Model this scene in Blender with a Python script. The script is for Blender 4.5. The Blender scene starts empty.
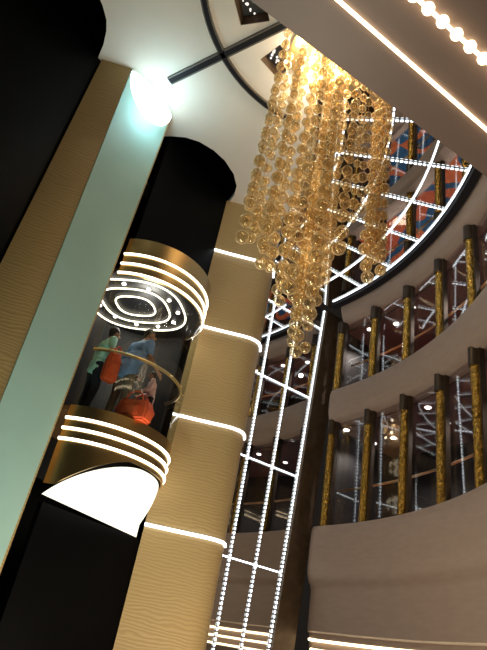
import bpy, bmesh, math, random
from mathutils import Vector, Matrix
random.seed(7)
PI = math.pi
scn = bpy.context.scene
COL = scn.collection
EYE = 1.6
S = 1.3                                   # plan measurements below are in survey units; S turns them into metres

def P(x, y, dz=0.0):                      # survey point (plan x, y and height over eye level) in metres
    return Vector((S*x, S*y, EYE + S*dz))
CX, CY = -3.9, 6.8                        # centre of the round atrium
def R(r, deg, dz=0.0):
    a = math.radians(deg)
    return P(CX + r*math.cos(a), CY + r*math.sin(a), dz)
FLOOR = -EYE/S
CEIL = 7.5

# ------------------------------------------------------------------ materials
def new_mat(name):
    m = bpy.data.materials.new(name); m.use_nodes = True
    nt = m.node_tree; nt.nodes.clear()
    out = nt.nodes.new('ShaderNodeOutputMaterial')
    return m, nt, out
def lk(nt, a, ai, b, bi): nt.links.new(a.outputs[ai], b.inputs[bi])

def pbr(name, col, rough=0.5, metal=0.0, noise=0.0, nscale=8.0, bump=0.0, spec=0.5, col2=None, stretch=(1,1,1)):
    m, nt, out = new_mat(name)
    b = nt.nodes.new('ShaderNodeBsdfPrincipled'); lk(nt, b, 0, out, 0)
    b.inputs['Base Color'].default_value = (*col, 1)
    b.inputs['Roughness'].default_value = rough
    b.inputs['Metallic'].default_value = metal
    b.inputs['Specular IOR Level'].default_value = spec
    if noise > 0 or bump > 0 or col2:
        tc = nt.nodes.new('ShaderNodeTexCoord'); mp = nt.nodes.new('ShaderNodeMapping')
        mp.inputs['Scale'].default_value = stretch
        lk(nt, tc, 'Object', mp, 'Vector')
        n = nt.nodes.new('ShaderNodeTexNoise'); n.inputs['Scale'].default_value = nscale
        n.inputs['Detail'].default_value = 4
        lk(nt, mp, 0, n, 'Vector')
        r = nt.nodes.new('ShaderNodeValToRGB')
        c2 = col2 if col2 else tuple(max(0, c*(1-noise)) for c in col)
        r.color_ramp.elements[0].color = (*c2, 1); r.color_ramp.elements[1].color = (*col, 1)
        r.color_ramp.elements[0].position = .35; r.color_ramp.elements[1].position = .65
        lk(nt, n, 'Fac', r, 0); lk(nt, r, 0, b, 'Base Color')
        if bump > 0:
            bp = nt.nodes.new('ShaderNodeBump'); bp.inputs['Strength'].default_value = bump
            bp.inputs['Distance'].default_value = .05
            lk(nt, n, 'Fac', bp, 'Height'); lk(nt, bp, 0, b, 'Normal')
    return m

def emit(name, col, strength):
    m, nt, out = new_mat(name)
    e = nt.nodes.new('ShaderNodeEmission')
    e.inputs[0].default_value = (*col, 1); e.inputs[1].default_value = strength
    lk(nt, e, 0, out, 0)
    return m

def glass(name, tint, refl=.05, rough=0.02, top=.9):
    """thin clear pane: straight-through tint plus a Fresnel mirror coat"""
    m, nt, out = new_mat(name)
    t = nt.nodes.new('ShaderNodeBsdfTransparent'); t.inputs[0].default_value = (*tint, 1)
    g = nt.nodes.new('ShaderNodeBsdfGlossy'); g.inputs['Roughness'].default_value = rough
    lw = nt.nodes.new('ShaderNodeLayerWeight'); lw.inputs['Blend'].default_value = .5
    pw = nt.nodes.new('ShaderNodeMath'); pw.operation = 'POWER'; pw.inputs[1].default_value = 4.0
    lk(nt, lw, 'Facing', pw, 0)
    mr = nt.nodes.new('ShaderNodeMapRange'); mr.inputs['To Min'].default_value = refl; mr.inputs['To Max'].default_value = top
    lk(nt, pw, 0, mr, 0)
    mx = nt.nodes.new('ShaderNodeMixShader'); lk(nt, mr, 0, mx, 0)
    lk(nt, t, 0, mx, 1); lk(nt, g, 0, mx, 2); lk(nt, mx, 0, out, 0)
    return m

def wavy(name, c1, c2, scale, dist, rough=.45, bump=.35):
    """carved timber with long, nearly level ripples"""
    m, nt, out = new_mat(name)
    b = nt.nodes.new('ShaderNodeBsdfPrincipled'); lk(nt, b, 0, out, 0)
    b.inputs['Roughness'].default_value = rough
    tc = nt.nodes.new('ShaderNodeTexCoord')
    w = nt.nodes.new('ShaderNodeTexWave'); w.wave_type = 'BANDS'; w.bands_direction = 'Z'
    w.inputs['Scale'].default_value = scale; w.inputs['Distortion'].default_value = dist
    w.inputs['Detail'].default_value = 2; w.inputs['Detail Scale'].default_value = .7
    mp = nt.nodes.new('ShaderNodeMapping'); mp.inputs['Scale'].default_value = (.45, .45, 1)
    lk(nt, tc, 'Object', mp, 0); lk(nt, mp, 0, w, 0)
    r = nt.nodes.new('ShaderNodeValToRGB')
    r.color_ramp.elements[0].color = (*c2, 1); r.color_ramp.elements[1].color = (*c1, 1)
    lk(nt, w, 'Fac', r, 0); lk(nt, r, 0, b, 'Base Color')
    bp = nt.nodes.new('ShaderNodeBump'); bp.inputs['Strength'].default_value = bump; bp.inputs['Distance'].default_value = .04
    lk(nt, w, 'Fac', bp, 'Height'); lk(nt, bp, 0, b, 'Normal')
    return m

def carpet(name):
    """wide patches of blue and orange-red"""
    m, nt, out = new_mat(name)
    b = nt.nodes.new('ShaderNodeBsdfPrincipled'); lk(nt, b, 0, out, 0)
    b.inputs['Roughness'].default_value = .9
    tc = nt.nodes.new('ShaderNodeTexCoord')
    n = nt.nodes.new('ShaderNodeTexNoise'); n.inputs['Scale'].default_value = .55; n.inputs['Detail'].default_value = 1
    lk(nt, tc, 'Object', n, 'Vector')
    r = nt.nodes.new('ShaderNodeValToRGB'); r.color_ramp.interpolation = 'CONSTANT'
    e = r.color_ramp.elements
    e[0].position = 0; e[0].color = (.02, .12, .27, 1)
    e[1].position = .46; e[1].color = (.60, .15, .055, 1)
    e2 = e.new(.53); e2.color = (.015, .09, .21, 1)
    e3 = e.new(.60); e3.color = (.50, .11, .05, 1)
    lk(nt, n, 'Fac', r, 0); lk(nt, r, 0, b, 'Base Color')
    return m

M = {}
M['ceiling'] = pbr('ceiling plaster', (.86, .80, .71), .8, noise=.03, nscale=2)
M['groove'] = pbr('dark bronze groove', (.018, .017, .02), .6, spec=.12)
M['groove_side'] = pbr('grey groove side', (.13, .11, .09), .5)
M['wood'] = wavy('carved tan timber', (.45, .325, .145), (.385, .27, .115), 5.5, 11, .5, .10)
M['wood2'] = wavy('carved tan timber fine', (.44, .30, .12), (.34, .225, .085), 5.5, 11, .5, .10)
M['black'] = pbr('black lacquer', (.0016, .0017, .0022), .45, noise=.3, nscale=1.5, spec=.06)
M['shaftblack'] = pbr('black shaft lining', (.003, .003, .0035), .8, spec=.05)
M['green'] = pbr('pale green glazed panel', (.34, .53, .475), .65, noise=.06, nscale=1.2)
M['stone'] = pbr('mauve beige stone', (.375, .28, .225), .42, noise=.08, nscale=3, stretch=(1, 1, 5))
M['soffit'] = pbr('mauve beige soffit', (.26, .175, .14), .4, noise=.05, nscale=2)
M['bronze'] = pbr('dark bronze', (.13, .085, .05), .38, metal=.35, noise=.3, nscale=5)
M['bronzedark'] = pbr('dark bronze frame', (.06, .04, .024), .38, metal=.35, noise=.3, nscale=5)
M['gold'] = pbr('hammered gold', (.60, .37, .08), .24, metal=1, noise=.55, nscale=14, bump=.9)
M['goldsmooth'] = pbr('polished gold', (.95, .72, .36), .32, metal=1, noise=.08, nscale=4)
M['goldmirror'] = pbr('gold tinted mirror', (.62, .43, .18), .30, metal=1, noise=.15, nscale=2)
M['mirror'] = pbr('smoked mirror', (.66, .65, .63), .02, metal=1, noise=.02, nscale=1)
M['housing'] = pbr('aluminium channel', (.5, .5, .5), .4, metal=1, noise=.05, nscale=6)
M['led'] = emit('cool white diodes', (.86, .94, 1.0), 4.0)
M['ledwarm'] = emit('warm white diodes', (1.0, .80, .50), 5.0)
M['ledcol'] = emit('white ring light', (.95, .95, 1.0), 4.0)
M['ledlift'] = emit('warm white lift light', (1.0, .88, .68), 4.5)
M['bowl'] = emit('lit opal bowl', (1.0, .93, .76), 1.55)
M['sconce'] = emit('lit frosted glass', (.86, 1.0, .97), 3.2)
M['downlight'] = emit('downlight lens', (1.0, .90, .84), 9.0)
M['bulb'] = emit('warm bulb', (1.0, .86, .62), 9.0)
M['window'] = glass('gallery glass', (.88, .88, .88), .045, .015)
M['liftglass'] = glass('lift glass', (.92, .94, .92), .035, .02, .45)
M['room'] = pbr('mauve gallery lining', (.20, .12, .11), .6, noise=.1, nscale=2)
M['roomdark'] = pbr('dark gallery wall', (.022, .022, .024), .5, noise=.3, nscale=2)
M['carpet'] = carpet('blue and orange carpet')
M['marble'] = pbr('brown marble', (.22, .13, .10), .25, noise=.4, nscale=1.5)
M['liftdark'] = pbr('dark lift lining', (.006, .006, .008), .5, noise=.2, nscale=3)
M['wire'] = pbr('gold wire', (.45, .30, .12), .3, metal=1, noise=.1, nscale=9)
M['skin'] = pbr('skin', (.42, .22, .14), .55, noise=.06, nscale=12)
M['hair'] = pbr('dark hair', (.012, .009, .008), .5, noise=.3, nscale=30)
M['teal'] = pbr('mint cotton', (.46, .84, .72), .8, noise=.1, nscale=14)
M['denim'] = pbr('blue cotton', (.19, .34, .62), .8, noise=.12, nscale=14)
M['khaki'] = pbr('khaki cotton', (.17, .14, .10), .85, noise=.1, nscale=14)
M['navy'] = pbr('dark cotton', (.012, .016, .028), .85, noise=.1, nscale=14)
M['pink'] = pbr('pale pink cotton', (.95, .62, .62), .8, noise=.12, nscale=14)
M['orange'] = pbr('orange canvas', (.80, .11, .025), .6, noise=.15, nscale=10)
M['shoe'] = pbr('black leather', (.01, .01, .01), .4, noise=.1, nscale=9)
M['eye'] = pbr('eye', (.02, .015, .01), .2, noise=.1, nscale=9)
M['lips'] = pbr('lips', (.35, .12, .10), .5, noise=.1, nscale=9)

def bead_mat():
    m, nt, out = new_mat('amber glass')
    t = nt.nodes.new('ShaderNodeBsdfTransparent'); t.inputs[0].default_value = (1.0, .93, .78, 1)
    g = nt.nodes.new('ShaderNodeBsdfGlossy'); g.inputs['Roughness'].default_value = .10
    g.inputs[0].default_value = (1, .85, .55, 1)
    d = nt.nodes.new('ShaderNodeBsdfTranslucent'); d.inputs[0].default_value = (.92, .74, .48, 1)
    d2 = nt.nodes.new('ShaderNodeBsdfDiffuse'); d2.inputs[0].default_value = (.92, .74, .48, 1)
    a0 = nt.nodes.new('ShaderNodeMixShader'); a0.inputs[0].default_value = .5
    lk(nt, d, 0, a0, 1); lk(nt, d2, 0, a0, 2)
    lw = nt.nodes.new('ShaderNodeLayerWeight'); lw.inputs['Blend'].default_value = .45
    rp = nt.nodes.new('ShaderNodeMapRange'); rp.inputs['To Min'].default_value = .12; rp.inputs['To Max'].default_value = .75
    lk(nt, lw, 'Facing', rp, 0)
    a1 = nt.nodes.new('ShaderNodeMixShader'); lk(nt, rp, 0, a1, 0); lk(nt, t, 0, a1, 1); lk(nt, a0, 0, a1, 2)
    pw = nt.nodes.new('ShaderNodeMath'); pw.operation = 'POWER'; pw.inputs[1].default_value = 3.0; lk(nt, lw, 'Facing', pw, 0)
    mr = nt.nodes.new('ShaderNodeMapRange'); mr.inputs['To Min'].default_value = .17; mr.inputs['To Max'].default_value = .6; lk(nt, pw, 0, mr, 0)
    a2 = nt.nodes.new('ShaderNodeMixShader'); lk(nt, mr, 0, a2, 0); lk(nt, a1, 0, a2, 1); lk(nt, g, 0, a2, 2)
    lk(nt, a2, 0, out, 0)
    return m
M['bead'] = bead_mat()

# ------------------------------------------------------------------ mesh helpers
def tag(o, label=None, cat=None, group=None, kind=None):
    if label: o['label'] = label
    if cat: o['category'] = cat
    if group: o['group'] = group
    if kind: o['kind'] = kind
    return o
def empty(name, loc=(0, 0, 0)):
    o = bpy.data.objects.new(name, None); COL.objects.link(o); o.location = loc; o.empty_display_size = .1
    return o
def link(name, bm, mat, parent=None, smooth=False):
    me = bpy.data.meshes.new(name)
    bmesh.ops.recalc_face_normals(bm, faces=bm.faces[:])
    if smooth:
        for f in bm.faces: f.smooth = True
        for e in bm.edges:
            if len(e.link_faces) == 2 and e.calc_face_angle(0) > .7: e.smooth = False
    bm.to_mesh(me); bm.free()
    me.materials.append(mat)
    o = bpy.data.objects.new(name, me); COL.objects.link(o)
    if parent:
        o.parent = parent
        o.matrix_parent_inverse = Matrix.Translation(-parent.location)
    return o
def prism(bm, pts, z0, z1):
    """vertical prism over plan points (already metres), heights in metres"""
    lo = [bm.verts.new((p[0], p[1], z0)) for p in pts]; hi = [bm.verts.new((p[0], p[1], z1)) for p in pts]
    n = len(pts)
    bm.faces.new(lo); bm.faces.new(hi)
    for i in range(n): bm.faces.new((lo[i], lo[(i+1) % n], hi[(i+1) % n], hi[i]))
def box(bm, c, ax, ay, az):
    """box by centre and three half-axis vectors"""
    c = Vector(c); v = []
    for i in (-1, 1):
        for j in (-1, 1):
            for k in (-1, 1): v.append(bm.verts.new(c + i*Vector(ax) + j*Vector(ay) + k*Vector(az)))
    for f in ((0,1,3,2),(4,6,7,5),(0,4,5,1),(2,3,7,6),(0,2,6,4),(1,5,7,3)): bm.faces.new([v[i] for i in f])
def tube(bm, pts, r, seg=8, closed=False, caps=True):
    pts = [Vector(p) for p in pts]; n = len(pts); rings = []
    rad = r if isinstance(r, (list, tuple)) else [r]*n
    prev = None
    for i in range(n):
        if closed: d = pts[(i+1) % n] - pts[i-1]
        else: d = pts[min(i+1, n-1)] - pts[max(i-1, 0)]
        d.normalize()
        if prev is None:
            up = Vector((0, 0, 1)) if abs(d.z) < .9 else Vector((1, 0, 0))
            a = d.cross(up).normalized()
        else: a = (prev - d*prev.dot(d)).normalized()
        prev = a; b = d.cross(a)
        rings.append([bm.verts.new(pts[i] + rad[i]*(math.cos(2*PI*k/seg)*a + math.sin(2*PI*k/seg)*b)) for k in range(seg)])
    m = n if closed else n-1
    for i in range(m):
        A, B = rings[i], rings[(i+1) % n]
        for k in range(seg): bm.faces.new((A[k], A[(k+1) % seg], B[(k+1) % seg], B[k]))
    if caps and not closed:
        bm.faces.new(rings[0][::-1]); bm.faces.new(rings[-1])
def ball(bm, c, r, u=12, v=8, sc=(1, 1, 1)):
    bmesh.ops.create_uvsphere(bm, u_segments=u, v_segments=v, radius=1,
        matrix=Matrix.Translation(c) @ Matrix.Diagonal((r*sc[0], r*sc[1], r*sc[2], 1)))
def sweep(bm, prof, a0, a1, step=1.3, round_end=0.0, back=None):
    """closed (r, dz) profile swept round the atrium centre; round_end (degrees) curls the a1 end back to r=back"""
    n = max(2, int(abs(a1-a0)/step)); angs = [a0 + (a1-a0)*i/n for i in range(n+1)]
    if round_end:
        angs = [a for a in angs if a < a1-round_end] + [a1 - round_end + round_end*math.sin(PI/2*i/8) for i in range(9)]
    rings = []
    for a in angs:
        k = 1.0
        if round_end and a > a1-round_end:
            t = (a-(a1-round_end))/round_end; k = math.sqrt(max(0, 1-t*t))
        ring = []
        for r, z in prof:
            rr = back - (back-r)*k if (back and r < back) else r
            ring.append(bm.verts.new(R(rr, a, z)))
        rings.append(ring)
    m = len(prof)
    for A, B in zip(rings, rings[1:]):
        for k in range(m):
            bm.faces.new((A[k], A[(k+1) % m], B[(k+1) % m], B[k]))
    bm.faces.new(rings[0]); bm.faces.new(rings[-1][::-1])
def planar(name, outer, holes, z, mat, thick=.04):
    """flat plate with holes, underside at z"""
    bm = bmesh.new(); edges = []; loops = []
    for loop in [outer] + holes:
        vs = [bm.verts.new((p[0], p[1], z)) for p in loop]; loops.append(vs)
        for i in range(len(vs)): edges.append(bm.edges.new((vs[i], vs[(i+1) % len(vs)])))
    bmesh.ops.triangle_fill(bm, use_beauty=True, use_dissolve=False, edges=edges)
    ext = bmesh.ops.extrude_face_region(bm, geom=bm.faces[:])
    bmesh.ops.translate(bm, verts=[g for g in ext['geom'] if isinstance(g, bmesh.types.BMVert)], vec=(0, 0, thick))
    return link(name, bm, mat)
def circ(cx, cy, r, n=40, a0=0, a1=360):
    return [P(cx + r*math.cos(math.radians(a0+(a1-a0)*i/n)), cy + r*math.sin(math.radians(a0+(a1-a0)*i/n))) for i in range(n)]

def led_line(name, pts, normal, mat, label, group, pitch=.10, w=.020, house=True, closed=False):
    """LED strip: thin aluminium channel plus a row of diodes on its face, along a polyline"""
    pts = [Vector(p) for p in pts]; nv = Vector(normal).normalized() if normal is not None else None
    root = empty(name, pts[0])
    seg = []
    L = sum((b-a).length for a, b in zip(pts, pts[1:]))
    bmh = bmesh.new(); bmd = bmesh.new()
    for a, b in zip(pts, pts[1:]):
        d = (b-a); l = d.length; d.normalize()
        n = nv if nv is not None else Vector((0, 0, -1))
        s = d.cross(n).normalized()
        box(bmh, (a+b)/2 + n*.008, d*(l/2), s*w*1.15, n*.008)
        k = max(1, round(l/pitch)); st = l/k
        for i in range(k):
            box(bmd, a + d*(st*(i+.5)) + n*.024, d*st*.29, s*w, n*.010)
    link('channel', bmh, M['housing'], root)
    o = link('diodes', bmd, mat, root); o['kind'] = 'stuff'
    tag(root, label, 'LED strip', group)
    return root
def glow_line(name, pts, r, mat, label, cat, group=None, parent=None, closed=False):
    bm = bmesh.new(); tube(bm, pts, r, 8, closed)
    o = link(name, bm, mat, parent, True)
    if parent is None: tag(o, label, cat, group)
    return o

# ------------------------------------------------------------------ setting: floor, ceilings
bm = bmesh.new(); prism(bm, circ(CX, CY, 12, 64), -.2, 0)
tag(link('floor', bm, M['marble']), 'brown marble atrium floor under the galleries', 'floor', kind='structure')

hole1 = [(-1.88, 6.84), (-1.62, 6.80), (-1.37, 6.84), (-1.12, 6.96), (-.90, 7.15), (-.72, 7.42), (-.64, 7.70), (-.66, 7.95), (-.76, 8.20), (-.86, 8.5),
         (-1.2, 8.75), (-1.7, 8.8), (-2.2, 8.5), (-2.5, 7.9), (-2.45, 7.2), (-2.2, 6.92)]
hole2 = [(-3.02, 5.60), (-2.90, 5.35), (-2.83, 5.12), (-2.81, 4.95), (-2.84, 4.75), (-2.90, 4.58), (-3.08, 4.25), (-3.4, 3.95), (-3.9, 3.7), (-4.6, 3.55),
         (-5.4, 3.6), (-5.8, 4.2), (-5.3, 5.3), (-4.1, 5.8)]
def rect(c, ang, hw, hh):
    a = math.radians(ang); u = (math.cos(a), math.sin(a)); v = (-u[1], u[0])
    return [(c[0]+i*hw*u[0]+j*hh*v[0], c[1]+i*hw*u[1]+j*hh*v[1]) for i, j in ((-1,-1),(1,-1),(1,1),(-1,1))]
KX, KY = .76, 3.9                          # centre of the ceiling rosette
coffers = []
for (c, ang, h) in (((-.74, 4.36), 160-0, .21), ((-.26, 5.06), 131, .19)):
    coffers.append((c, ang, h))
def PP(l): return [P(x, y) for x, y in l]
zc = EYE + S*CEIL
tag(planar('ceiling', circ(CX, CY, 4.5, 96), [PP(hole1), PP(hole2)] + [PP(rect(c, a, h, h)) for c, a, h in coffers], zc, M['ceiling'], .12),
    'cream plaster ceiling over the lift core', 'ceiling', kind='structure')
ring_in, ring_out = 4.5, 7.25
A0, A1 = -40.0, 34.6                      # angular range of the galleries
n = 120
arc = [R(ring_out, A0+(A1+1.5-A0)*i/n) for i in range(n+1)] + [R(ring_in, A1+1.5-(A1+1.5-A0)*i/n) for i in range(n+1)]
tag(planar('ceiling_mirror', arc, [], zc, M['mirror'], .04), 'smoked mirror ceiling over the gallery edge, crossed by LED strips', 'ceiling', kind='structure')
bm = bmesh.new(); sweep(bm, [(7.10, 7.5), (7.10, 7.42), (7.24, 7.40), (7.24, 7.5)], A0, A1+.4)
tag(link('trim_1', bm, M['groove']), 'black rim round the mirror ceiling', 'trim', kind='structure')

# shaft linings above the ceiling
for i, h in enumerate((hole1, hole2)):
    bm = bmesh.new(); pts = PP(h); lo = [bm.verts.new((p.x, p.y, zc+.12)) for p in pts]; hi = [bm.verts.new((p.x, p.y, zc+3.5)) for p in pts]
    for k in range(len(pts)): bm.faces.new((lo[k], lo[(k+1) % len(pts)], hi[(k+1) % len(pts)], hi[k]))
    bm.faces.new(hi)
    tag(link('wall_shaft', bm, M['shaftblack']), ['black lining of the lift opening right of the pale green panel', 'black lining of the lift opening at the top left corner'][i], 'shaft', kind='structure')

# dark grooves: arc and radial bar of the ceiling rosette
def flat_bar(bm, bms, pts, w, z, d=.05):
    for a, b in zip(pts, pts[1:]):
        u = (b-a); l = u.length; u.normalize(); s = Vector((-u.y, u.x, 0))
        box(bm, (a+b)/2 + Vector((0, 0, z-(a.z+b.z)/2 - d*.5)), u*(l/2+.002), s*w, Vector((0, 0, d*.5)))
        box(bms, (a+b)/2 + Vector((0, 0, z-(a.z+b.z)/2 - d*.45)) + s*w*1.25, u*(l/2+.002), s*w*.35, Vector((0, 0, d*.45)))
        box(bms, (a+b)/2 + Vector((0, 0, z-(a.z+b.z)/2 - d*.45)) - s*w*1.25, u*(l/2+.002), s*w*.35, Vector((0, 0, d*.45)))
def groove(label, pts, w):
    b1, b2 = bmesh.new(), bmesh.new(); flat_bar(b1, b2, pts, w, zc)
    r = empty('ceiling_band', pts[0]); tag(r, label, 'ceiling band', 'dark bands on the cream ceiling')
    link('band', b1, M['groove'], r); link('band_edge', b2, M['groove_side'], r)
groove('curved dark band arching across the cream ceiling', [P(KX+2.2*math.cos(math.radians(a)), KY+2.2*math.sin(math.radians(a)), CEIL) for a in range(104, 206, 4)], .042)
d0, d1 = Vector((-1.88, 5.73, 0)), Vector((-.05, 4.32, 0))
groove('straight dark band crossing the curved one on the cream ceiling', [P(d0.x, d0.y, CEIL), P(d1.x, d1.y, CEIL)], .052)

# square coffers; their lamp glints put in as small glowing balls
for i, (c, a, h) in enumerate(coffers):
    rt = empty('ceiling_coffer', P(c[0], c[1], CEIL))
    tag(rt, ['square recessed ceiling coffer at the top edge, crystals glinting inside', 'square recessed ceiling coffer half hidden behind the bead chandelier'][i], 'coffer', 'square ceiling coffers')
    bm = bmesh.new(); q = PP(rect(c, a, h, h)); q2 = PP(rect(c, a, h*.96, h*.96))
    z0, z1 = zc+.0, zc+.26
    lo = [bm.verts.new((p.x, p.y, z0)) for p in q2]; hi = [bm.verts.new((p.x, p.y, z1)) for p in PP(rect(c, a, h*.9, h*.9))]
    for k in range(4): bm.faces.new((lo[k], lo[(k+1) % 4], hi[(k+1) % 4], hi[k]))
    bm.faces.new(hi)
    link('recess', bm, pbr('brown coffer lining', (.20, .13, .08), .4, noise=.2, nscale=4), rt)
    bm = bmesh.new(); prism(bm, PP(rect(c, a, h*.8, h*.8)), zc+.20, zc+.24); link('back_glass', bm, M['roomdark'], rt)
    bm = bmesh.new()
    for k in range(14):
        x, y = random.uniform(-.7, .7)*h, random.uniform(-.7, .7)*h
        ball(bm, P(c[0]+x, c[1]+y, CEIL) + Vector((0, 0, .12+random.random()*.05)), random.uniform(.012, .03), 8, 6)
    o = link('crystals', bm, emit('crystal lamp', (1, .9, .8), 1.3), rt, True); o['kind'] = 'stuff'

# ------------------------------------------------------------------ galleries
def deck(name, prof, mat, label, end=34.4, rnd=2.2):
    bm = bmesh.new(); sweep(bm, prof, A0, end, 1.2, rnd, 7.7)
    return tag(link(name, bm, mat, None, True), label, 'gallery', kind='structure')
deck('wall_gallery_lower', [(7.62, 2.46), (7.34, 2.46), (7.285, 2.44), (7.255, 2.38), (7.245, 2.2), (7.245, 1.72), (7.27, 1.58), (7.33, 1.48), (7.40, 1.44),
      (7.44, 1.36), (7.455, .80), (7.47, .70), (7.52, .68), (7.585, .68), (7.59, .575), (7.65, .57), (7.655, .435), (7.80, .43), (7.81, .295), (9.7, .295), (9.7, .45), (9.7, .45), (9.7, 2.3), (7.62, 2.3)],
     M['stone'], 'lowest curved gallery front, mauve beige, lit by warm strips beneath', 36.6)
deck('wall_gallery_middle', [(7.62, 5.30), (7.33, 5.30), (7.28, 5.28), (7.25, 5.2), (7.245, 5.0), (7.25, 4.82), (7.29, 4.68), (7.37, 4.60), (7.50, 4.585), (9.7, 4.58), (9.7, 5.1), (7.62, 5.1)],
     M['stone'], 'curved mauve beige gallery front between the two rows of windows', 35.6)
deck('wall_gallery_upper', [(7.26, 7.5), (7.27, 7.38), (7.32, 7.22), (7.40, 7.08), (7.5, 7.02), (9.7, 7.0), (9.7, 7.5)],
     M['stone'], 'curved mauve beige band under the mirror ceiling', 34.4, 1.0)
for nm, z, lab in (('floor_gallery_lower', 2.3, 'blue and orange carpet on the lower gallery'), ('floor_gallery_upper', 5.1, 'blue and orange carpet on the upper gallery')):
    bm = bmesh.new(); sweep(bm, [(7.66, z), (7.66, z+.03), (9.6, z+.03), (9.6, z)], A0, A1)
    tag(link(nm, bm, M['carpet']), lab, 'carpet', kind='structure')
for nm, z, lab in (('ceiling_gallery_lower', 4.57, 'mauve ceiling inside the lower gallery'), ('ceiling_gallery_upper', 6.99, 'mauve ceiling inside the upper gallery')):
    bm = bmesh.new(); sweep(bm, [(7.66, z), (7.66, z-.03), (9.6, z-.03), (9.6, z)], A0, A1)
    tag(link(nm, bm, M['room']), lab, 'ceiling', kind='structure')
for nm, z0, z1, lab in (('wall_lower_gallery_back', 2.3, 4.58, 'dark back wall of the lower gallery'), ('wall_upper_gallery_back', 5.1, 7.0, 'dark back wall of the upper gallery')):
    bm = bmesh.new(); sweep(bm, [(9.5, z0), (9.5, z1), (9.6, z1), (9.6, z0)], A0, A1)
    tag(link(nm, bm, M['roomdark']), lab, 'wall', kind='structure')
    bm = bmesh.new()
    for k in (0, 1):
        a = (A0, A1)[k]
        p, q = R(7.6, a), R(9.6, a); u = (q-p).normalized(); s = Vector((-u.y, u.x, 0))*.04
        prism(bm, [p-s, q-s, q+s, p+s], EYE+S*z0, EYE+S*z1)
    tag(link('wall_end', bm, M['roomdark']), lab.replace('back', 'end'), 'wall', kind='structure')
bm = bmesh.new(); sweep(bm, [(9.2, FLOOR), (9.2, .295), (9.35, .295), (9.35, FLOOR)], A0, A1)
tag(link('wall_back', bm, M['stone']), 'mauve wall under the lowest gallery', 'wall', kind='structure')

PIL = [34.0 - 7.85*k for k in range(0, 10)]
ordn = ['first', 'second', 'third', 'fourth', 'fifth', 'sixth', 'seventh', 'eighth', 'ninth', 'tenth', 'eleventh', 'twelfth', 'thirteenth', 'fourteenth', 'fifteenth']
for d, (z0, z1, nm) in enumerate(((2.46, 4.60, 'lower'), (5.30, 7.04, 'upper'))):
    for k, a in enumerate(PIL):
        rt = empty('gold_pillar', R(7.40, a, z0))
        tag(rt, 'hammered gold pillar on the %s gallery windows, %s from the dark corner post' % (nm, ordn[k]), 'pillar', 'gold pillars of the %s gallery' % nm)
        ca, sa = math.cos(math.radians(a)), math.sin(math.radians(a)); u = Vector((ca, sa, 0)); t = Vector((-sa, ca, 0))
        c = R(7.44, a)
        bm = bmesh.new(); pts = []
        for j in range(13):
            th = PI*j/12
            pts.append(c + t*(.105*math.cos(th)) - u*(.13*math.sin(th)))
        prism(bm, pts, EYE+S*z0, EYE+S*(z1-.28)); link('shaft', bm, M['gold'], rt, True)
        bm = bmesh.new(); pts = [c + t*(.115*math.cos(PI*j/12)) - u*(.17*math.sin(PI*j/12)) for j in range(13)]
        prism(bm, pts, EYE+S*(z1-.28), EYE+S*(z1+.02)); link('cap', bm, M['bronzedark'], rt, True)
        bm = bmesh.new()
        for sg in (-1, 1): box(bm, R(7.46, a, (z0+z1)/2) + t*sg*.135, t*.03, u*.05, Vector((0, 0, S*(z1-z0)/2)))
        link('jamb', bm, M['bronzedark'], rt)
    wn = 0
    for k, (a, b) in enumerate(zip(PIL, PIL[1:])):
        wn += 1
        p, q = R(7.50, a), R(7.50, b); u = (q-p).normalized(); s = Vector((-u.y, u.x, 0))*.006
        bm = bmesh.new(); prism(bm, [p-s, q-s, q+s, p+s], EYE+S*(z0-.02), EYE+S*(z1+.02))
        tag(link('window_%d' % (wn+d*20), bm, M['window']), 'dark window of the %s gallery, %s bay from the dark corner post' % (nm, ordn[k]), 'window', kind='structure')
    # handrail inside the glass
    pts = [R(7.78, A0+1+(A1-A0-2)*i/100, z0+.80) for i in range(101)]
    o = glow_line('handrail', pts, .03, M['goldsmooth'], 'gold handrail running behind the %s gallery windows' % nm, 'handrail')
# gallery downlights
k = 0
lower = [(7.75, 33.4), (8.55, 29.3), (8.6, 33.2), (7.9, 18.0), (8.15, 10.6), (8.6, 20), (8.1, 3.0), (8.1, -5)]
upper = [(7.85, 30.6), (8.05, 26.2), (7.85, 21.1), (7.80, 14.6), (7.95, 8.0), (8.0, 0), (8.0, -8)]
lower += [(8.1, -14 - 8*i) for i in range(3)]; upper += [(8.1, -16 - 8*i) for i in range(3)]
for nm, lst, z in (('lower', lower, 4.54), ('upper', upper, 6.96)):
    for i, (r, a) in enumerate(lst):
        rt = empty('downlight', R(r, a, z))
        order = sorted(lst, key=lambda q: -q[1]).index((r, a))
        tag(rt, 'round downlight on the %s gallery ceiling, %s from the dark corner post' % (nm, (ordn + ['sixteenth', 'seventeenth'])[order]), 'downlight', 'downlights of the %s gallery' % nm)
        bm = bmesh.new(); ball(bm, R(r, a, z), .075, 14, 8, (1, 1, .5)); link('lens', bm, M['downlight'], rt, True)
        bm = bmesh.new(); c = R(r, a, z)
        tube(bm, [c+Vector((.10*math.cos(2*PI*j/20), .10*math.sin(2*PI*j/20), .01)) for j in range(20)], .018, 6, True); link('trim_ring', bm, M['housing'], rt, True)

# warm light strips stepped under the lowest gallery
for i, (r, z) in enumerate(((7.60, .570), (7.67, .425), (7.825, .285))):
    glow_line('cove_light', [R(r, A0+(36-A0)*j/90, z) for j in range(91)], .030, M['ledwarm'],
              'warm strip light along the %s step under the lowest gallery' % ('outer', 'middle', 'inner')[i], 'strip light', 'warm strips under the lowest gallery')

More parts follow.
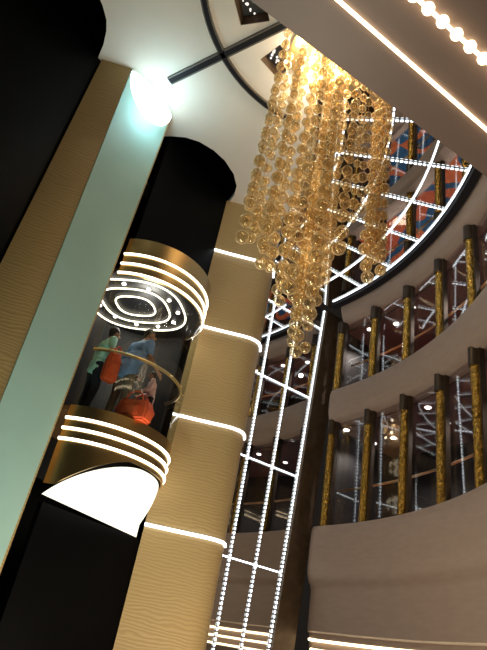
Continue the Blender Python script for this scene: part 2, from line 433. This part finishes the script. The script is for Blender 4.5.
# high balcony overhead, crossing the top right corner
EDGE = [(-1.9, 1.89), (-.16, 2.755), (2.13, 3.885), (2.75, 4.19)]
OZ = 4.58
bm = bmesh.new(); back = [(4.6, 3.4), (3.2, -2.0), (-2.2, -2.0)]
prism(bm, PP(EDGE + [(3.2, 4.1)] + back), EYE+S*OZ, EYE+S*(OZ+.75))
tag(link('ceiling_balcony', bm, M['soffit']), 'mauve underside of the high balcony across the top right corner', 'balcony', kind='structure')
glow_line('soffit_light', [P(-.9, 1.845, OZ-.012), P(.64, 2.68, OZ-.012), P(1.84, 3.33, OZ-.012), P(2.8, 3.85, OZ-.012)], .022, M['ledwarm'], 'smooth warm strip light on the underside of the high balcony', 'strip light')
rt = empty('bulb_string', P(0, 2, OZ)); tag(rt, 'string of warm bulbs on the underside of the high balcony, in the corner', 'bulb string')
ln = [P(-.75, 1.51, OZ-.02), P(2.75, 3.325, OZ-.02)]
bm = bmesh.new(); tube(bm, ln, .022, 6); link('cable', bm, M['ledwarm'], rt, True)
acc = .0
for p, q in zip(ln, ln[1:]):
    l = (q-p).length; k = max(1, round(l/.215))
    for j in range(k):
        bm = bmesh.new(); ball(bm, p.lerp(q, (j+.5)/k), .066, 12, 8); link('bulb', bm, M['ledwarm'], rt, True)

# ------------------------------------------------------------------ mirror wall with LED grid
W1, W3 = Vector((.45, 10.40)), Vector((1.85, 11.20)); wd = (W3-W1).normalized(); wn_ = Vector((wd.y, -wd.x))
def WP(t, dz, off=0.0): q = W1 + (W3-W1)*t + wn_*off; return P(q.x, q.y, dz)
def TL(t, dz): return t*(1 - .22*(CEIL-dz)/7.0) if t > 0 else t
bm = bmesh.new()
fr = [bm.verts.new(WP(t, dz, -.03)) for t, dz in ((-.55, FLOOR), (TL(1.03, FLOOR), FLOOR), (TL(1.03, CEIL), CEIL), (-.55, CEIL))]
bk = [bm.verts.new(WP(t, dz, -.13)) for t, dz in ((-.55, FLOOR), (TL(1.03, FLOOR), FLOOR), (TL(1.03, CEIL), CEIL), (-.55, CEIL))]
bm.faces.new(fr); bm.faces.new(bk[::-1])
for i in range(4): bm.faces.new((fr[i], fr[(i+1) % 4], bk[(i+1) % 4], bk[i]))
tag(link('wall_mirror', bm, M['mirror']), 'smoked mirror wall with a grid of LED strips', 'wall', kind='structure')
nrm = (wn_.x, wn_.y, 0)
for t, lab in ((.11, 'vertical LED strip on the mirror wall nearest the timber column'), (.545, 'middle vertical LED strip on the mirror wall'), (1.0, 'vertical LED strip on the mirror wall beside the dark corner post')):
    led_line('led_strip', [WP(TL(t, FLOOR), FLOOR, -.028), WP(TL(t, CEIL), CEIL, -.028)], nrm, M['led'], lab, 'vertical LED strips on the mirror wall', w=.018)
for z, lab in ((6.95, 'topmost'), (5.13, 'second from top'), (3.36, 'third from top'), (1.53, 'fourth from top'), (-.2, 'lowest')):
    led_line('led_crossbar', [WP(-.12, z, -.028), WP(TL(1.0, z), z, -.028)], nrm, M['led'], 'level LED bar across the mirror wall, %s' % lab, 'level LED bars on the mirror wall', w=.018)
# LED grid on the mirror ceiling
for r, lab in ((7.05, 'outermost curved LED strip on the mirror ceiling, beside its black rim'), (6.42, 'second curved LED strip from the rim of the mirror ceiling'), (5.66, 'third curved LED strip from the rim of the mirror ceiling'), (4.92, 'innermost curved LED strip on the mirror ceiling')):
    led_line('led_ring', [R(r, A0+((34.2 if r > 5 else 25)-A0)*i/70, CEIL) for i in range(71)], (0, 0, -1), M['led'], lab, 'curved LED strips on the mirror ceiling', w=.018)
for k in range(9):
    a = 34.6-7.75*(k+1)
    led_line('led_spoke', [R(4.98 if a > 14 else 4.7, a, CEIL-.006), R(7.05, a, CEIL-.006)], (0, 0, -1), M['led'], 'radial LED strip on the mirror ceiling, %s from the mirror wall' % ordn[k], 'radial LED strips on the mirror ceiling', w=.017)

# dark corner post between mirror wall and galleries
bm = bmesh.new(); vs = []
for dz in (FLOOR, CEIL):
    t0 = TL(1.03, dz); vs.append([bm.verts.new(WP(t, dz, o)) for t, o in ((t0, .03), (t0+.30, .03), (t0+.42, -.7), (t0, -.25))])
bm.faces.new(vs[0]); bm.faces.new(vs[1])
for i in range(4): bm.faces.new((vs[0][i], vs[0][(i+1) % 4], vs[1][(i+1) % 4], vs[1][i]))
tag(link('wall_corner_post', bm, M['bronze']), 'dark bronze corner post between the mirror wall and the galleries', 'post', kind='structure')

# ------------------------------------------------------------------ timber column with light rings
out = [(-.79, 8.13), (-.5, 8.165), (-.2, 8.19), (.02, 8.205), (.14, 8.225), (.24, 8.27), (.31, 8.34), (.345, 8.44), (.36, 8.6), (.36, 10.24), (-.2, 10.0), (-.79, 9.7)]
bm = bmesh.new(); prism(bm, PP(out), 0, zc)
tag(link('timber_column', bm, M['wood'], None, True), 'tall tan carved timber column with round right corner beside the lift', 'column')
for z, lab in ((6.26, 'topmost light ring on the timber column'), (4.65, 'second light ring from the top of the timber column'), (3.03, 'third light ring from the top of the timber column'), (1.39, 'lowest light ring on the timber column, level with the lit bowl')):
    pts = [P(x, y-.012, z) for x, y in out[:5]] + [P(x+.012, y-.008, z) for x, y in out[5:9]]
    glow_line('column_light', pts, .030, M['ledcol'], lab, 'strip light', 'light rings on the timber column')

# ------------------------------------------------------------------ pale green pillar
pa, pb, pl = (-2.49, 5.66), (-1.87, 6.44), (-2.95, 5.60)
fd = (Vector(pb)-Vector(pa)).normalized(); fn = Vector((fd.y, -fd.x))
def taper_prism(bm, lo, hi, z0, z1, rows=30):
    lo, hi = PP(lo), PP(hi); n = len(lo); R_ = []
    for k in range(rows+1):
        t_ = k/rows; R_.append([bm.verts.new((p.x+(q.x-p.x)*t_, p.y+(q.y-p.y)*t_, z0+(z1-z0)*t_)) for p, q in zip(lo, hi)])
    bm.faces.new(R_[0]); bm.faces.new(R_[-1])
    for A, B in zip(R_, R_[1:]):
        for i in range(n): bm.faces.new((A[i], A[(i+1) % n], B[(i+1) % n], B[i]))
pa2, pb2 = Vector(pa)+fd*.27, Vector(pb)-fd*.10      # the green front narrows a little towards the floor
bm = bmesh.new(); taper_prism(bm, [pa2, pb2, (-1.975, 6.585), (-2.6, 6.58), pl], [pa, pb, (-1.975, 6.585), (-2.6, 6.58), pl], 0, zc)
pil = tag(link('timber_pillar', bm, M['wood2'], None, True), 'tan carved timber pillar with a pale green front beside the lift', 'pillar')
bm = bmesh.new()
def slab(a_, b_): q0, q1 = Vector(a_)+fd*.005, Vector(b_)-fd*.03; return [q0+fn*.012, q1+fn*.012, q1-fn*.01, q0-fn*.01]
taper_prism(bm, slab(pa2, pb2), slab(pa, pb), 0, zc-.01)
link('green_panel', bm, M['green'], pil)
# scallop of lamp light at the pillar top, put in as glowing half bowl
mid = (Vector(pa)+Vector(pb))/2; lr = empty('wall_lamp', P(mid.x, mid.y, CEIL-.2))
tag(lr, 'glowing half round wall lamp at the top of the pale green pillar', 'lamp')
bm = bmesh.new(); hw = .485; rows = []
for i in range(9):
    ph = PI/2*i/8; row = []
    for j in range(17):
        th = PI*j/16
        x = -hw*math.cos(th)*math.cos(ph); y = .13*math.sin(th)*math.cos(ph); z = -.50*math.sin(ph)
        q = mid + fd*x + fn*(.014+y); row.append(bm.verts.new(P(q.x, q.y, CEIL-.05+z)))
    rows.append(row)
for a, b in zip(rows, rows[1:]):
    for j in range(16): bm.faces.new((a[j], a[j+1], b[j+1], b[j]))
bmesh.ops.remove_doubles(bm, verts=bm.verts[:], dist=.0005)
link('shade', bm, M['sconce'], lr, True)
bm = bmesh.new()
q = mid+fn*.014
tube(bm, [P((mid - fd*hw*math.cos(PI*j/16) + fn*(.014+.13*math.sin(PI*j/16))).x, (mid - fd*hw*math.cos(PI*j/16) + fn*(.014+.13*math.sin(PI*j/16))).y, CEIL-.05) for j in range(17)], .008, 6)
link('rim', bm, M['housing'], lr, True)

# ------------------------------------------------------------------ black shaft walls
cd = Vector((.497, .868)); Lp, Rp = Vector((-1.85, 6.30)), Vector((-.86, 8.03))
def wall_seg(name, a, b, z0, z1, mat, label, th=.08):
    a, b = Vector(a), Vector(b); d = (b-a).normalized(); nn = Vector((-d.y, d.x))*th
    bm = bmesh.new(); prism(bm, PP([a, b, b+nn, a+nn]), EYE+S*z0, EYE+S*z1)
    return tag(link(name, bm, mat), label, 'wall', kind='structure')
wall_seg('wall_shaft_lower', (-1.875, 6.84), Rp+cd*.14, FLOOR, 1.19, M['black'], 'black lift shaft wall under the lit bowl')
wall_seg('wall_shaft_upper', (-1.875, 6.84), Rp+cd*.14, 4.9, CEIL+2.4, M['black'], 'black lift shaft wall above the glass lift')
wall_seg('wall_shaft_back', (-3.1, 8.0), (-.9, 9.6), FLOOR, CEIL+2.4, M['black'], 'black wall behind the glass lift')
wall_seg('wall_left', (-5.2, 2.6), (-2.96, 5.66), FLOOR, CEIL+2.4, M['black'], 'black lift shaft wall left of the timber pillar')

# ------------------------------------------------------------------ glass lift
QX, QY, QR = -1.57, 7.43, .94
lift = empty('glass_lift', P(QX, QY, 2.3)); tag(lift, 'round glass lift with light rings and a lit white bowl beneath', 'lift')
def QP(r, deg, dz): a = math.radians(deg); return P(QX + r*math.cos(a), QY + r*math.sin(a), dz)
F0, F1 = -108, 42                          # front arc of the cabin
def ring_wall(bm, r0, r1, a0, a1, z0, z1, n=48):
    prof = [(r0, z0), (r1, z0), (r1, z1), (r0, z1)]; rings = []
    for i in range(n+1):
        a = a0+(a1-a0)*i/n; rings.append([bm.verts.new(QP(r, a, z)) for r, z in prof])
    for A, B in zip(rings, rings[1:]):
        for k in range(4): bm.faces.new((A[k], A[(k+1) % 4], B[(k+1) % 4], B[k]))
    bm.faces.new(rings[0]); bm.faces.new(rings[-1][::-1])
bm = bmesh.new(); ring_wall(bm, QR-.008, QR, F0, F1, 2.30, 4.34); link('glass', bm, M['liftglass'], lift, True)
def bowl_k(t):
    t = min(1, max(0, t))
    return math.sin(PI/2*min(1, t/.46))**.95 * min(1, max(0, math.sin(PI*(1-t)) if t > .5 else 1))**.30
bm = bmesh.new(); rings = []                # gilt skirt whose lower edge follows the bowl
for i in range(61):
    a = F0+(F1-F0)*i/60; t = (a+100)/140; zb = min(1.80, 1.34+.50*bowl_k(t)) if t < .6 else 1.80
    rings.append([bm.verts.new(QP(r, a, z)) for r, z in ((QR-.02, zb), (QR+.004, zb), (QR+.004, 2.30), (QR-.02, 2.30))])
for A, B in zip(rings, rings[1:]):
    for k in range(4): bm.faces.new((A[k], A[(k+1) % 4], B[(k+1) % 4], B[k]))
bm.faces.new(rings[0]); bm.faces.new(rings[-1][::-1])
link('lower_band', bm, M['goldmirror'], lift, True)
bm = bmesh.new(); ring_wall(bm, QR-.02, QR+.004, F0, F1, 4.28, 4.93); link('upper_band', bm, M['goldmirror'], lift, True)
bm = bmesh.new(); ring_wall(bm, QR-.06, QR-.02, F1, 212, 1.66, 4.86); link('back_wall', bm, M['liftdark'], lift, True)
bm = bmesh.new(); prism(bm, [QP(QR-.02, 360*i/60, 0) for i in range(60)], EYE+S*2.24, EYE+S*2.30); link('cabin_floor', bm, pbr('brown lift floor', (.16, .08, .035), .3, noise=.2, nscale=4), lift)
bm = bmesh.new(); prism(bm, [QP(QR-.02, 360*i/60, 0) for i in range(60)], EYE+S*4.34, EYE+S*4.40); link('cabin_ceiling', bm, M['liftdark'], lift)
bm = bmesh.new(); prism(bm, [QP(QR, 360*i/60, 0) for i in range(60)], EYE+S*4.89, EYE+S*4.93); link('roof', bm, M['black'], lift)
for dz in (4.64, 4.47, 4.31): glow_line('light_ring', [QP(QR+.012, F0+(F1-F0)*i/48, dz) for i in range(49)], .022, M['ledlift'], None, None, parent=lift)
for dz in (2.13, 2.00, 1.87): glow_line('light_ring', [QP(QR+.012, F0+(F1-F0)*i/48, dz) for i in range(49)], .024, M['ledlift'], None, None, parent=lift)
bm = bmesh.new()
tube(bm, [QP(QR-.07, F0+(F1-F0)*i/48, 3.12) for i in range(49)], .03, 8)
rail = link('handrail', bm, M['goldsmooth'], lift, True)
for i in range(1, 8):
    bm = bmesh.new(); a = F0+(F1-F0)*i/8; tube(bm, [QP(QR-.07, a, 3.12), QP(QR-.01, a, 3.10)], .012, 6)
    link('rail_bracket', bm, M['goldsmooth'], None, True).parent = rail
# lit bowl: from the round rim down and back to a straight edge on the shaft wall
bm = bmesh.new(); rows = []
e0, e1 = Lp+cd*.11, Rp+cd*.02
cn = Vector((cd.y, -cd.x)); nb = 36; mb = 10
for i in range(nb+1):
    t = i/nb
    # rim point: front arc between the chord ends
    b0, b1 = -104, 40
    a = math.radians(b0+(b1-b0)*t); rim = Vector((QX+QR*math.cos(a), QY+QR*math.sin(a)))
    base = e0+(e1-e0)*t; row = []
    kk = bowl_k(t); rim = base+(rim-base)*kk
    for j in range(mb+1):
        s = j/mb*PI/2
        q = base + (rim-base)*math.sin(s); z = 1.19 + (1.77-1.19)*(1-math.cos(s))*kk
        row.append(bm.verts.new(P(q.x, q.y, z)))
    rows.append(row)
for a, b in zip(rows, rows[1:]):
    for j in range(mb): bm.faces.new((a[j], a[j+1], b[j+1], b[j]))
link('lit_bowl', bm, M['bowl'], lift, True)
# D-shaped ceiling lights and small lamps of the cabin
def dloop(cx, cy, w, h, dz, n=48):
    pts = []
    for i in range(n):
        th = 2*PI*i/n; c, s = math.cos(th), math.sin(th)
        x = w*(abs(c)**.75)*(1 if c > 0 else -1); y = h*(abs(s)**.75)*(1 if s > 0 else -1)
        q = Vector((cx, cy)) + cd*x*0 + Vector((math.cos(-.25), math.sin(-.25)))*x + Vector((math.sin(.25), math.cos(.25)))*y
        pts.append(P(q.x, q.y, dz))
    return pts
for (w, h) in ((.30, .26), (.52, .46), (.76, .68)):
    glow_line('ceiling_loop', dloop(QX-.10, QY-.06, w, h, 4.32), .016, M['ledlift'], None, None, parent=lift, closed=True)
for i in range(11):
    a = math.radians(-170+33*i); bm = bmesh.new()
    ball(bm, P(QX-.08+.64*math.cos(a), QY-.06+.57*math.sin(a), 4.325), .04, 12, 8, (1, 1, .6)); link('spot', bm, M['downlight'], lift, True)

# ------------------------------------------------------------------ people
def capsule(bm, a, ra, b, rb, seg=10):
    a, b = Vector(a), Vector(b); d = b-a
    ball(bm, a, ra, seg, 8); ball(bm, b, rb, seg, 8)
    if d.length > 1e-5:
        tube(bm, [a, b], [ra, rb], seg)
def blob(name, caps, mat, parent, voxel=.010, balls=(), smooth=3):
    bm = bmesh.new()
    for a, ra, b, rb in caps: capsule(bm, a, ra, b, rb)
    for c, r, sc in balls: ball(bm, Vector(c), r, 14, 10, sc)
    me = bpy.data.meshes.new('tmp'); bm.to_mesh(me); bm.free()
    o = bpy.data.objects.new('tmp', me); COL.objects.link(o)
    m = o.modifiers.new('r', 'REMESH'); m.mode = 'VOXEL'; m.voxel_size = voxel
    if smooth: s = o.modifiers.new('s', 'SMOOTH'); s.iterations = smooth; s.factor = .5
    dg = bpy.context.evaluated_depsgraph_get(); dg.update()
    me2 = bpy.data.meshes.new_from_object(o.evaluated_get(dg)); me2.name = name
    bpy.data.objects.remove(o)
    for p in me2.polygons: p.use_smooth = True
    me2.materials.clear(); me2.materials.append(mat)
    r = bpy.data.objects.new(name, me2); COL.objects.link(r); r.parent = parent
    return r
def person(loc, face, h, label, shirt, legs, lean=(0, 0), arms=None, shortsleeve=True, hairlong=False, headturn=0, bulk=1.0):
    """loc: metres on the lift floor; face: heading in degrees; local axes x right, y forward, z up, for a 1.70 m figure"""
    root = empty('person', loc); root.rotation_euler = (0, 0, math.radians(face-90)); root.scale = (h/1.7,)*3
    tag(root, label, 'person')
    lx, ly = lean
    def T(x, y, z):                        # lean: the trunk shears over the hips
        k = max(0, z-.9); return Vector((x + lx*k, y + ly*k, z))
    hipL, hipR = T(-.095, 0, .90), T(.095, 0, .90)
    kneL, kneR = Vector((-.10, .02, .49)), Vector((.10, .05, .49))
    ankL, ankR = Vector((-.105, -.03, .08)), Vector((.105, .0, .08))
    toeL, toeR = ankL+Vector((-.01, .15, -.045)), ankR+Vector((.02, .15, -.045))
    shL, shR = T(-.19, 0, 1.40), T(.19, 0, 1.40)
    neck0, neck1 = T(0, -.01, 1.44), T(0, .015, 1.52); hd = T(0, .035, 1.60)
    arms = arms or {}
    elL, wrL = arms.get('L', (T(-.25, -.03, 1.13), T(-.24, .08, .90))); elR, wrR = arms.get('R', (T(.25, -.03, 1.13), T(.24, .08, .90)))
    elL, wrL, elR, wrR = map(Vector, (elL, wrL, elR, wrR))
    caps = [(hipL, .092, kneL, .056), (kneL, .055, ankL, .040), (hipR, .092, kneR, .056), (kneR, .055, ankR, .040),
            (ankL, .040, toeL, .030), (ankR, .040, toeR, .030),
            (T(-.06, 0, .95), .115, T(.06, 0, .95), .115), (T(-.05, 0, 1.12), .105, T(.05, 0, 1.12), .105), (T(0, 0, .95), .12, T(0, 0, 1.12), .11),
            (T(-.09, 0, 1.30), .112, T(.09, 0, 1.30), .112), (T(0, 0, 1.10), .11, T(0, 0, 1.32), .12), (shL, .06, shR, .06),
            (shL, .058, elL, .043), (elL, .042, wrL, .028), (shR, .058, elR, .043), (elR, .042, wrR, .028),
            (neck0, .056, neck1, .052)]
    for wr, el, sg in ((wrL, elL, -1), (wrR, elR, 1)):
        d = (wr-el).normalized(); side = Vector((0, 1, 0)) - d*d.y; side.normalize()      # thumb side
        acr = d.cross(side)
        pm = wr + d*.07
        caps.append((wr, .027, pm, .030)); caps.append((pm-side*.02, .018, pm+side*.02, .018))
        for i, L in enumerate((.070, .080, .075, .058)):
            r0 = pm + d*.012 + side*(.027-.018*i)
            k1 = r0 + d*L*.55 + acr*sg*-.006; k2 = k1 + d*L*.40 - acr*sg*.022
            caps.append((r0, .0095, k1, .009)); caps.append((k1, .009, k2, .0075))
        t0 = wr + d*.03 + side*.025; t1 = t0 + d*.035 + side*.028; t2 = t1 + d*.028 + side*.004
        caps.append((t0, .012, t1, .010)); caps.append((t1, .010, t2, .008))
    q = Matrix.Rotation(math.radians(headturn), 3, 'Z')
    def H(x, y, z): return hd + q @ Vector((x, y, z))
    balls = [(H(0, -.005, .025), .1, (.78, .98, 1.05)), (H(0, .025, -.045), .075, (.78, .90, 1.0)),
             (H(0, .105, -.012), .020, (.7, 1.0, 1.1)), (H(-.078, -.005, -.005), .024, (.4, .8, 1.3)), (H(.078, -.005, -.005), .024, (.4, .8, 1.3))]
    blob('body', caps, M['skin'], root, .0075, balls, 2)
    blob('shirt', [(T(-.07, 0, .85), .125*bulk, T(.07, 0, .85), .125*bulk), (T(-.07*bulk, 0, .93), .125*bulk, T(.07*bulk, 0, .93), .125*bulk), (T(-.08*bulk, 0, 1.1), .122*bulk, T(.08*bulk, 0, 1.1), .122*bulk), (T(-.05, 0, 1.12), .12, T(.05, 0, 1.12), .12), (T(0, 0, .93), .13, T(0, 0, 1.12), .125),
          (T(-.09, 0, 1.30), .125, T(.09, 0, 1.30), .125), (T(0, 0, 1.10), .122, T(0, 0, 1.32), .130), (shL, .073, shR, .073), (neck0-Vector((0, 0, .03)), .07, neck0-Vector((0, 0, .01)), .066),
          (shL, .073, shL.lerp(elL, .75 if shortsleeve else 1.0), .060), (shR, .073, shR.lerp(elR, .75 if shortsleeve else 1.0), .060)]
         + ([] if shortsleeve else [(elL, .060, elL.lerp(wrL, .9), .044), (elR, .060, elR.lerp(wrR, .9), .044)]), shirt, root, .011)
    blob('trousers', [(T(-.06, 0, .94), .120, T(.06, 0, .94), .120), (hipL, .108, kneL, .075), (kneL, .074, ankL+Vector((0, 0, .02)), .060), (hipR, .108, kneR, .075), (kneR, .074, ankR+Vector((0, 0, .02)), .060)], legs, root, .011)
    for a, t in ((ankL, toeL), (ankR, toeR)):
        blob('shoe', [(a+Vector((0, -.03, -.035)), .045, t, .040)], M['shoe'], root, .012)
    hb = [(H(0, -.022, .045), .106, (.82, .98, 1.0)), (H(0, -.06, .0), .08, (.85, .7, 1.0))]
    if hairlong: hb.append((H(0, -.075, -.09), .085, (.95, .6, 1.5)))
    blob('hair', [], M['hair'], root, .010, hb)
    for sx in (-1, 1):
        bm = bmesh.new(); ball(bm, H(sx*.030, .088, .018), .011, 10, 8); link('eye', bm, M['eye'], None, True).parent = root
    bm = bmesh.new(); ball(bm, H(0, .090, -.062), .014, 12, 8, (1.5, .5, .5)); link('mouth', bm, M['lips'], None, True).parent = root
    return root
fz = 2.305
def on_lift(az, D): a = math.radians(az); return P(D*math.sin(a), D*math.cos(a), fz)
p1 = on_lift(-14.7, 7.05)
person(p1, 35, 1.66, 'person in a mint short sleeved shirt and dark trousers at the left of the lift', M['teal'], M['navy'], (.05, .12),
       {'R': ((.30, .04, 1.16), (.30, .26, 1.02)), 'L': ((-.25, .0, 1.14), (-.22, .16, .96))})
p2 = on_lift(-11.6, 6.98)
person(p2, 52, 1.80, 'person in a blue shirt and khaki trousers leaning forward in the middle of the lift', M['denim'], M['khaki'], (.16, .22),
       {'R': ((.33, .12, 1.14), (.36, .34, .98)), 'L': ((-.21, .10, 1.14), (-.17, .34, 1.0))}, shortsleeve=True, headturn=-40, bulk=1.14)
p3 = on_lift(-8.3, 7.10)
person(p3, 190, 1.08, 'small person in a pale pink top behind the big orange bag', M['pink'], M['navy'], (.0, .10),
       {'R': ((.26, .08, 1.14), (.16, .30, 1.0)), 'L': ((-.26, .08, 1.14), (-.16, .30, 1.0))}, shortsleeve=False, hairlong=True)
def bag(loc, rot, size, label, tilt=0):
    w, d, h = size
    rt = empty('bag', loc + Vector((0, 0, .005))); rt.rotation_euler = (tilt, 0, math.radians(rot)); tag(rt, label, 'bag')
    bm = bmesh.new(); box(bm, (0, 0, h/2), (w/2, 0, 0), (0, d/2, 0), (0, 0, h/2))
    bmesh.ops.subdivide_edges(bm, edges=bm.edges[:], cuts=3, use_grid_fill=True)
    for v in bm.verts:
        k = v.co.z/h; f = 1 + .10*math.sin(PI*k) - .12*k
        v.co.x *= f; v.co.y *= f*(1 + .12*math.sin(9*v.co.x + 4*k))
    bmesh.ops.bevel(bm, geom=[e for e in bm.edges if e.calc_face_angle(0) > .8], offset=.03, segments=3, affect='EDGES')
    link('body', bm, M['orange'], None, True).parent = rt
    for sy in (-1, 1):
        bm = bmesh.new(); tube(bm, [Vector((w*.28*math.cos(PI*i/12), sy*d*.36, h-.02+.16*math.sin(PI*i/12))) for i in range(13)], .014, 6)
        link('handle', bm, M['orange'], None, True).parent = rt
    bm = bmesh.new(); box(bm, (0, -d*.56, h*.42), (w*.30, 0, 0), (0, .012, 0), (0, 0, h*.22)); bmesh.ops.bevel(bm, geom=bm.edges[:], offset=.01, segments=2, affect='EDGES')
    link('pocket', bm, M['orange'], None, True).parent = rt
def lift_pt(az, D, dz): a = math.radians(az); return P(D*math.sin(a), D*math.cos(a), dz)
bag(lift_pt(-13.2, 6.82, 2.72), 40, (.24, .16, .50), 'upright orange red bag carried by the person in mint')
bag(lift_pt(-9.5, 6.83, 2.305), -25, (.56, .26, .36), 'big orange bag on the lift floor in front of the pale pink top')

# ------------------------------------------------------------------ bead chandelier
ch = empty('bead_chandelier', P(.5, 4.85, CEIL)); tag(ch, 'huge chandelier of hanging amber glass bead strands under the ceiling', 'chandelier')
bm = bmesh.new(); prism(bm, circ(.50, 4.80, .62, 48), zc-.06, zc-.005); link('canopy', bm, M['goldsmooth'], ch)
bm = bmesh.new(); prism(bm, circ(1.36, 5.22, .20, 32), zc-.06, zc-.005); link('canopy', bm, M['goldsmooth'], ch)
strands = [(-.19, 4.49, 3.62, 0.0)]
N = 27
for i in range(N):
    rr = .66*math.sqrt((i+.5)/N); th = i*2.39996
    x, y = .42+rr*math.cos(th)*1.0, 4.84+rr*math.sin(th)*.95
    az = math.degrees(math.atan2(x, y)); D = math.hypot(x, y)
    k = (az-6.6)
    te = .565 + (.030*abs(k) if k < 0 else .062*abs(k)) + random.uniform(0, .08)
    strands.append((x, y, te*D, random.random()))
strands += [(.56, 4.86, .538*4.89, 0), (.66, 4.95, .550*5.0, 0), (.50, 4.70, .560*4.73, 0)]
for i in range(9):
    th = i*2.39996; rr = .145*math.sqrt((i+.5)/9)
    x, y = 1.34+rr*math.cos(th), 5.20+rr*math.sin(th); D = math.hypot(x, y)
    strands.append((x, y, (.74+random.uniform(0, .10))*D, random.random()))
cands = []
for (x, y, zb, ph) in strands:
    bm = bmesh.new(); tube(bm, [P(x, y, CEIL), P(x, y, zb)], .004, 5)
    st = link('strand', bm, M['wire'], ch)
    z = EYE+S*zb + .09; pts = []
    while z < zc-.10:
        r = random.uniform(.078, .100) if z < zc-3.4 else random.uniform(.062, .082)
        pts.append((Vector((S*x, S*y, z)), r)); z += random.uniform(.24, .36)
    cands.append((st, pts))
# beads standing clear of the mass are parts of their own
single = [0] + sorted(range(1, len(cands)), key=lambda i: strands[i][2])[:16]
budget = 98
bead_me = {}
def bead_bm(bm, c, r): ball(bm, c, r, 14, 10)
proto_bm = bmesh.new(); ball(proto_bm, Vector((0, 0, 0)), 1, 16, 12)
for f in proto_bm.faces: f.smooth = True
pm_ = bpy.data.meshes.new('glass_bead'); proto_bm.to_mesh(pm_); proto_bm.free(); pm_.materials.append(M['bead'])
for i, (st, pts) in enumerate(cands):
    own = 0
    if i in single: own = min(budget, len(pts) if i == 0 else 5)
    budget -= own
    for c, r in pts[:own]:
        b = bpy.data.objects.new('glass_bead', pm_); COL.objects.link(b); b.parent = st
        b.matrix_parent_inverse = Matrix.Translation(-ch.location)
        b.matrix_parent_inverse.identity()
        b.location = c; b.scale = (r, r, r)
    if pts[own:]:
        bm = bmesh.new()
        for c, r in pts[own:]: bead_bm(bm, c, r)
        o = link('glass_beads', bm, M['bead'], None, True); o.parent = st; o['kind'] = 'stuff'
# children of strands: keep them where they were built
bpy.context.view_layer.update()
for st, pts in cands:
    for c in st.children:
        c.matrix_parent_inverse = st.matrix_world.inverted()
for i in range(16):
    rr = .62*math.sqrt((i+.5)/16); th = i*2.39996+.7
    bm = bmesh.new(); ball(bm, P(.42+rr*math.cos(th), 4.84+rr*math.sin(th), CEIL-.07), .035, 10, 8); link('bulb', bm, M['bulb'], ch, True)

# ------------------------------------------------------------------ lamps and added fill lights
def light(name, kind, loc, energy, col, size=.3, rot=None, spot=None):
    l = bpy.data.lights.new(name, kind); l.energy = energy; l.color = col
    if kind == 'AREA': l.size = size
    elif kind in ('POINT', 'SPOT'): l.shadow_soft_size = size
    if kind == 'SPOT' and spot: l.spot_size = math.radians(spot); l.spot_blend = .6
    o = bpy.data.objects.new(name, l); COL.objects.link(o); o.location = loc
    if rot is not None: o.rotation_euler = rot
    return o
q = mid + fn*.34
light('wall_lamp_light', 'POINT', P(q.x, q.y, CEIL-.60), 30, (.55, .88, 1.0), .16)
for i in range(7):
    th = i*2.39996; rr = .5*math.sqrt((i+.5)/7)
    light('chandelier_lamp', 'POINT', P(.42+rr*math.cos(th), 4.84+rr*math.sin(th), CEIL-.22), 15, (1.0, .87, .68), .06)
for i, (x_, y_, z_) in enumerate(((.42, 4.84, 6.2), (.45, 4.86, 5.0), (.55, 4.88, 3.9))):
    light('chandelier_core_lamp', 'POINT', P(x_, y_, z_), 11, (1.0, .86, .64), .35)  # unseen points added among the strands to brighten the beads
light('floor_uplight', 'AREA', P(.3, 6.2, FLOOR+.1), 185, (1.0, .83, .62), 2.0, (PI, 0, 0))  # unseen area light added near the floor to brighten the ceiling
light('panel_uplight', 'AREA', P(-1.2, 4.2, FLOOR+.1), 120, (.80, 1.0, .90), 1.0, (PI, 0, 0))  # unseen fill added to keep the green panel bright all the way down
for a in (-32, -20, -8, 3, 13, 23, 31):
    for z in (4.35, 6.8):
        light('gallery_lamp', 'SPOT', R(8.3, a, z), 110, (1.0, .86, .78), .06, (0, 0, 0), 140)
light('lift_lamp', 'POINT', P(QX+.1, QY-.35, 4.1), 48, (1.0, .94, .86), .2)

w = bpy.data.worlds.new('World'); scn.world = w; w.use_nodes = True
w.node_tree.nodes['Background'].inputs[0].default_value = (.05, .042, .036, 1)
w.node_tree.nodes['Background'].inputs[1].default_value = .25

# ------------------------------------------------------------------ camera
f_px = 560.0; vp = (430.0, -600.0)
dx, dy = vp[0]-243.5, vp[1]-325.0; d = math.hypot(dx, dy)
pitch = math.atan(f_px/d); roll = math.atan2(dx, -dy)
cam = bpy.data.cameras.new('camera'); co = bpy.data.objects.new('camera', cam); COL.objects.link(co)
cam.sensor_fit = 'VERTICAL'; cam.sensor_height = 24; cam.lens = 24*f_px/650; cam.clip_start = .01; cam.clip_end = 200
co.location = (0, 0, EYE)
fw = Vector((0, math.cos(pitch), math.sin(pitch))); up0 = Vector((0, -math.sin(pitch), math.cos(pitch))); rt0 = Vector((1, 0, 0))
up_ = up0*math.cos(roll) - rt0*math.sin(roll); rt_ = rt0*math.cos(roll) + up0*math.sin(roll)
m = Matrix((rt_, up_, -fw)).transposed().to_4x4(); m.translation = co.location
co.matrix_world = m
scn.camera = co
scn.view_settings.view_transform = 'Standard'; scn.view_settings.look = 'None'
scn.view_settings.gamma = 1; scn.view_settings.use_curve_mapping = False
scn.view_settings.exposure = 0.0
try:
    scn.cycles.transparent_max_bounces = 24; scn.cycles.max_bounces = 8; scn.cycles.glossy_bounces = 6
except Exception: pass
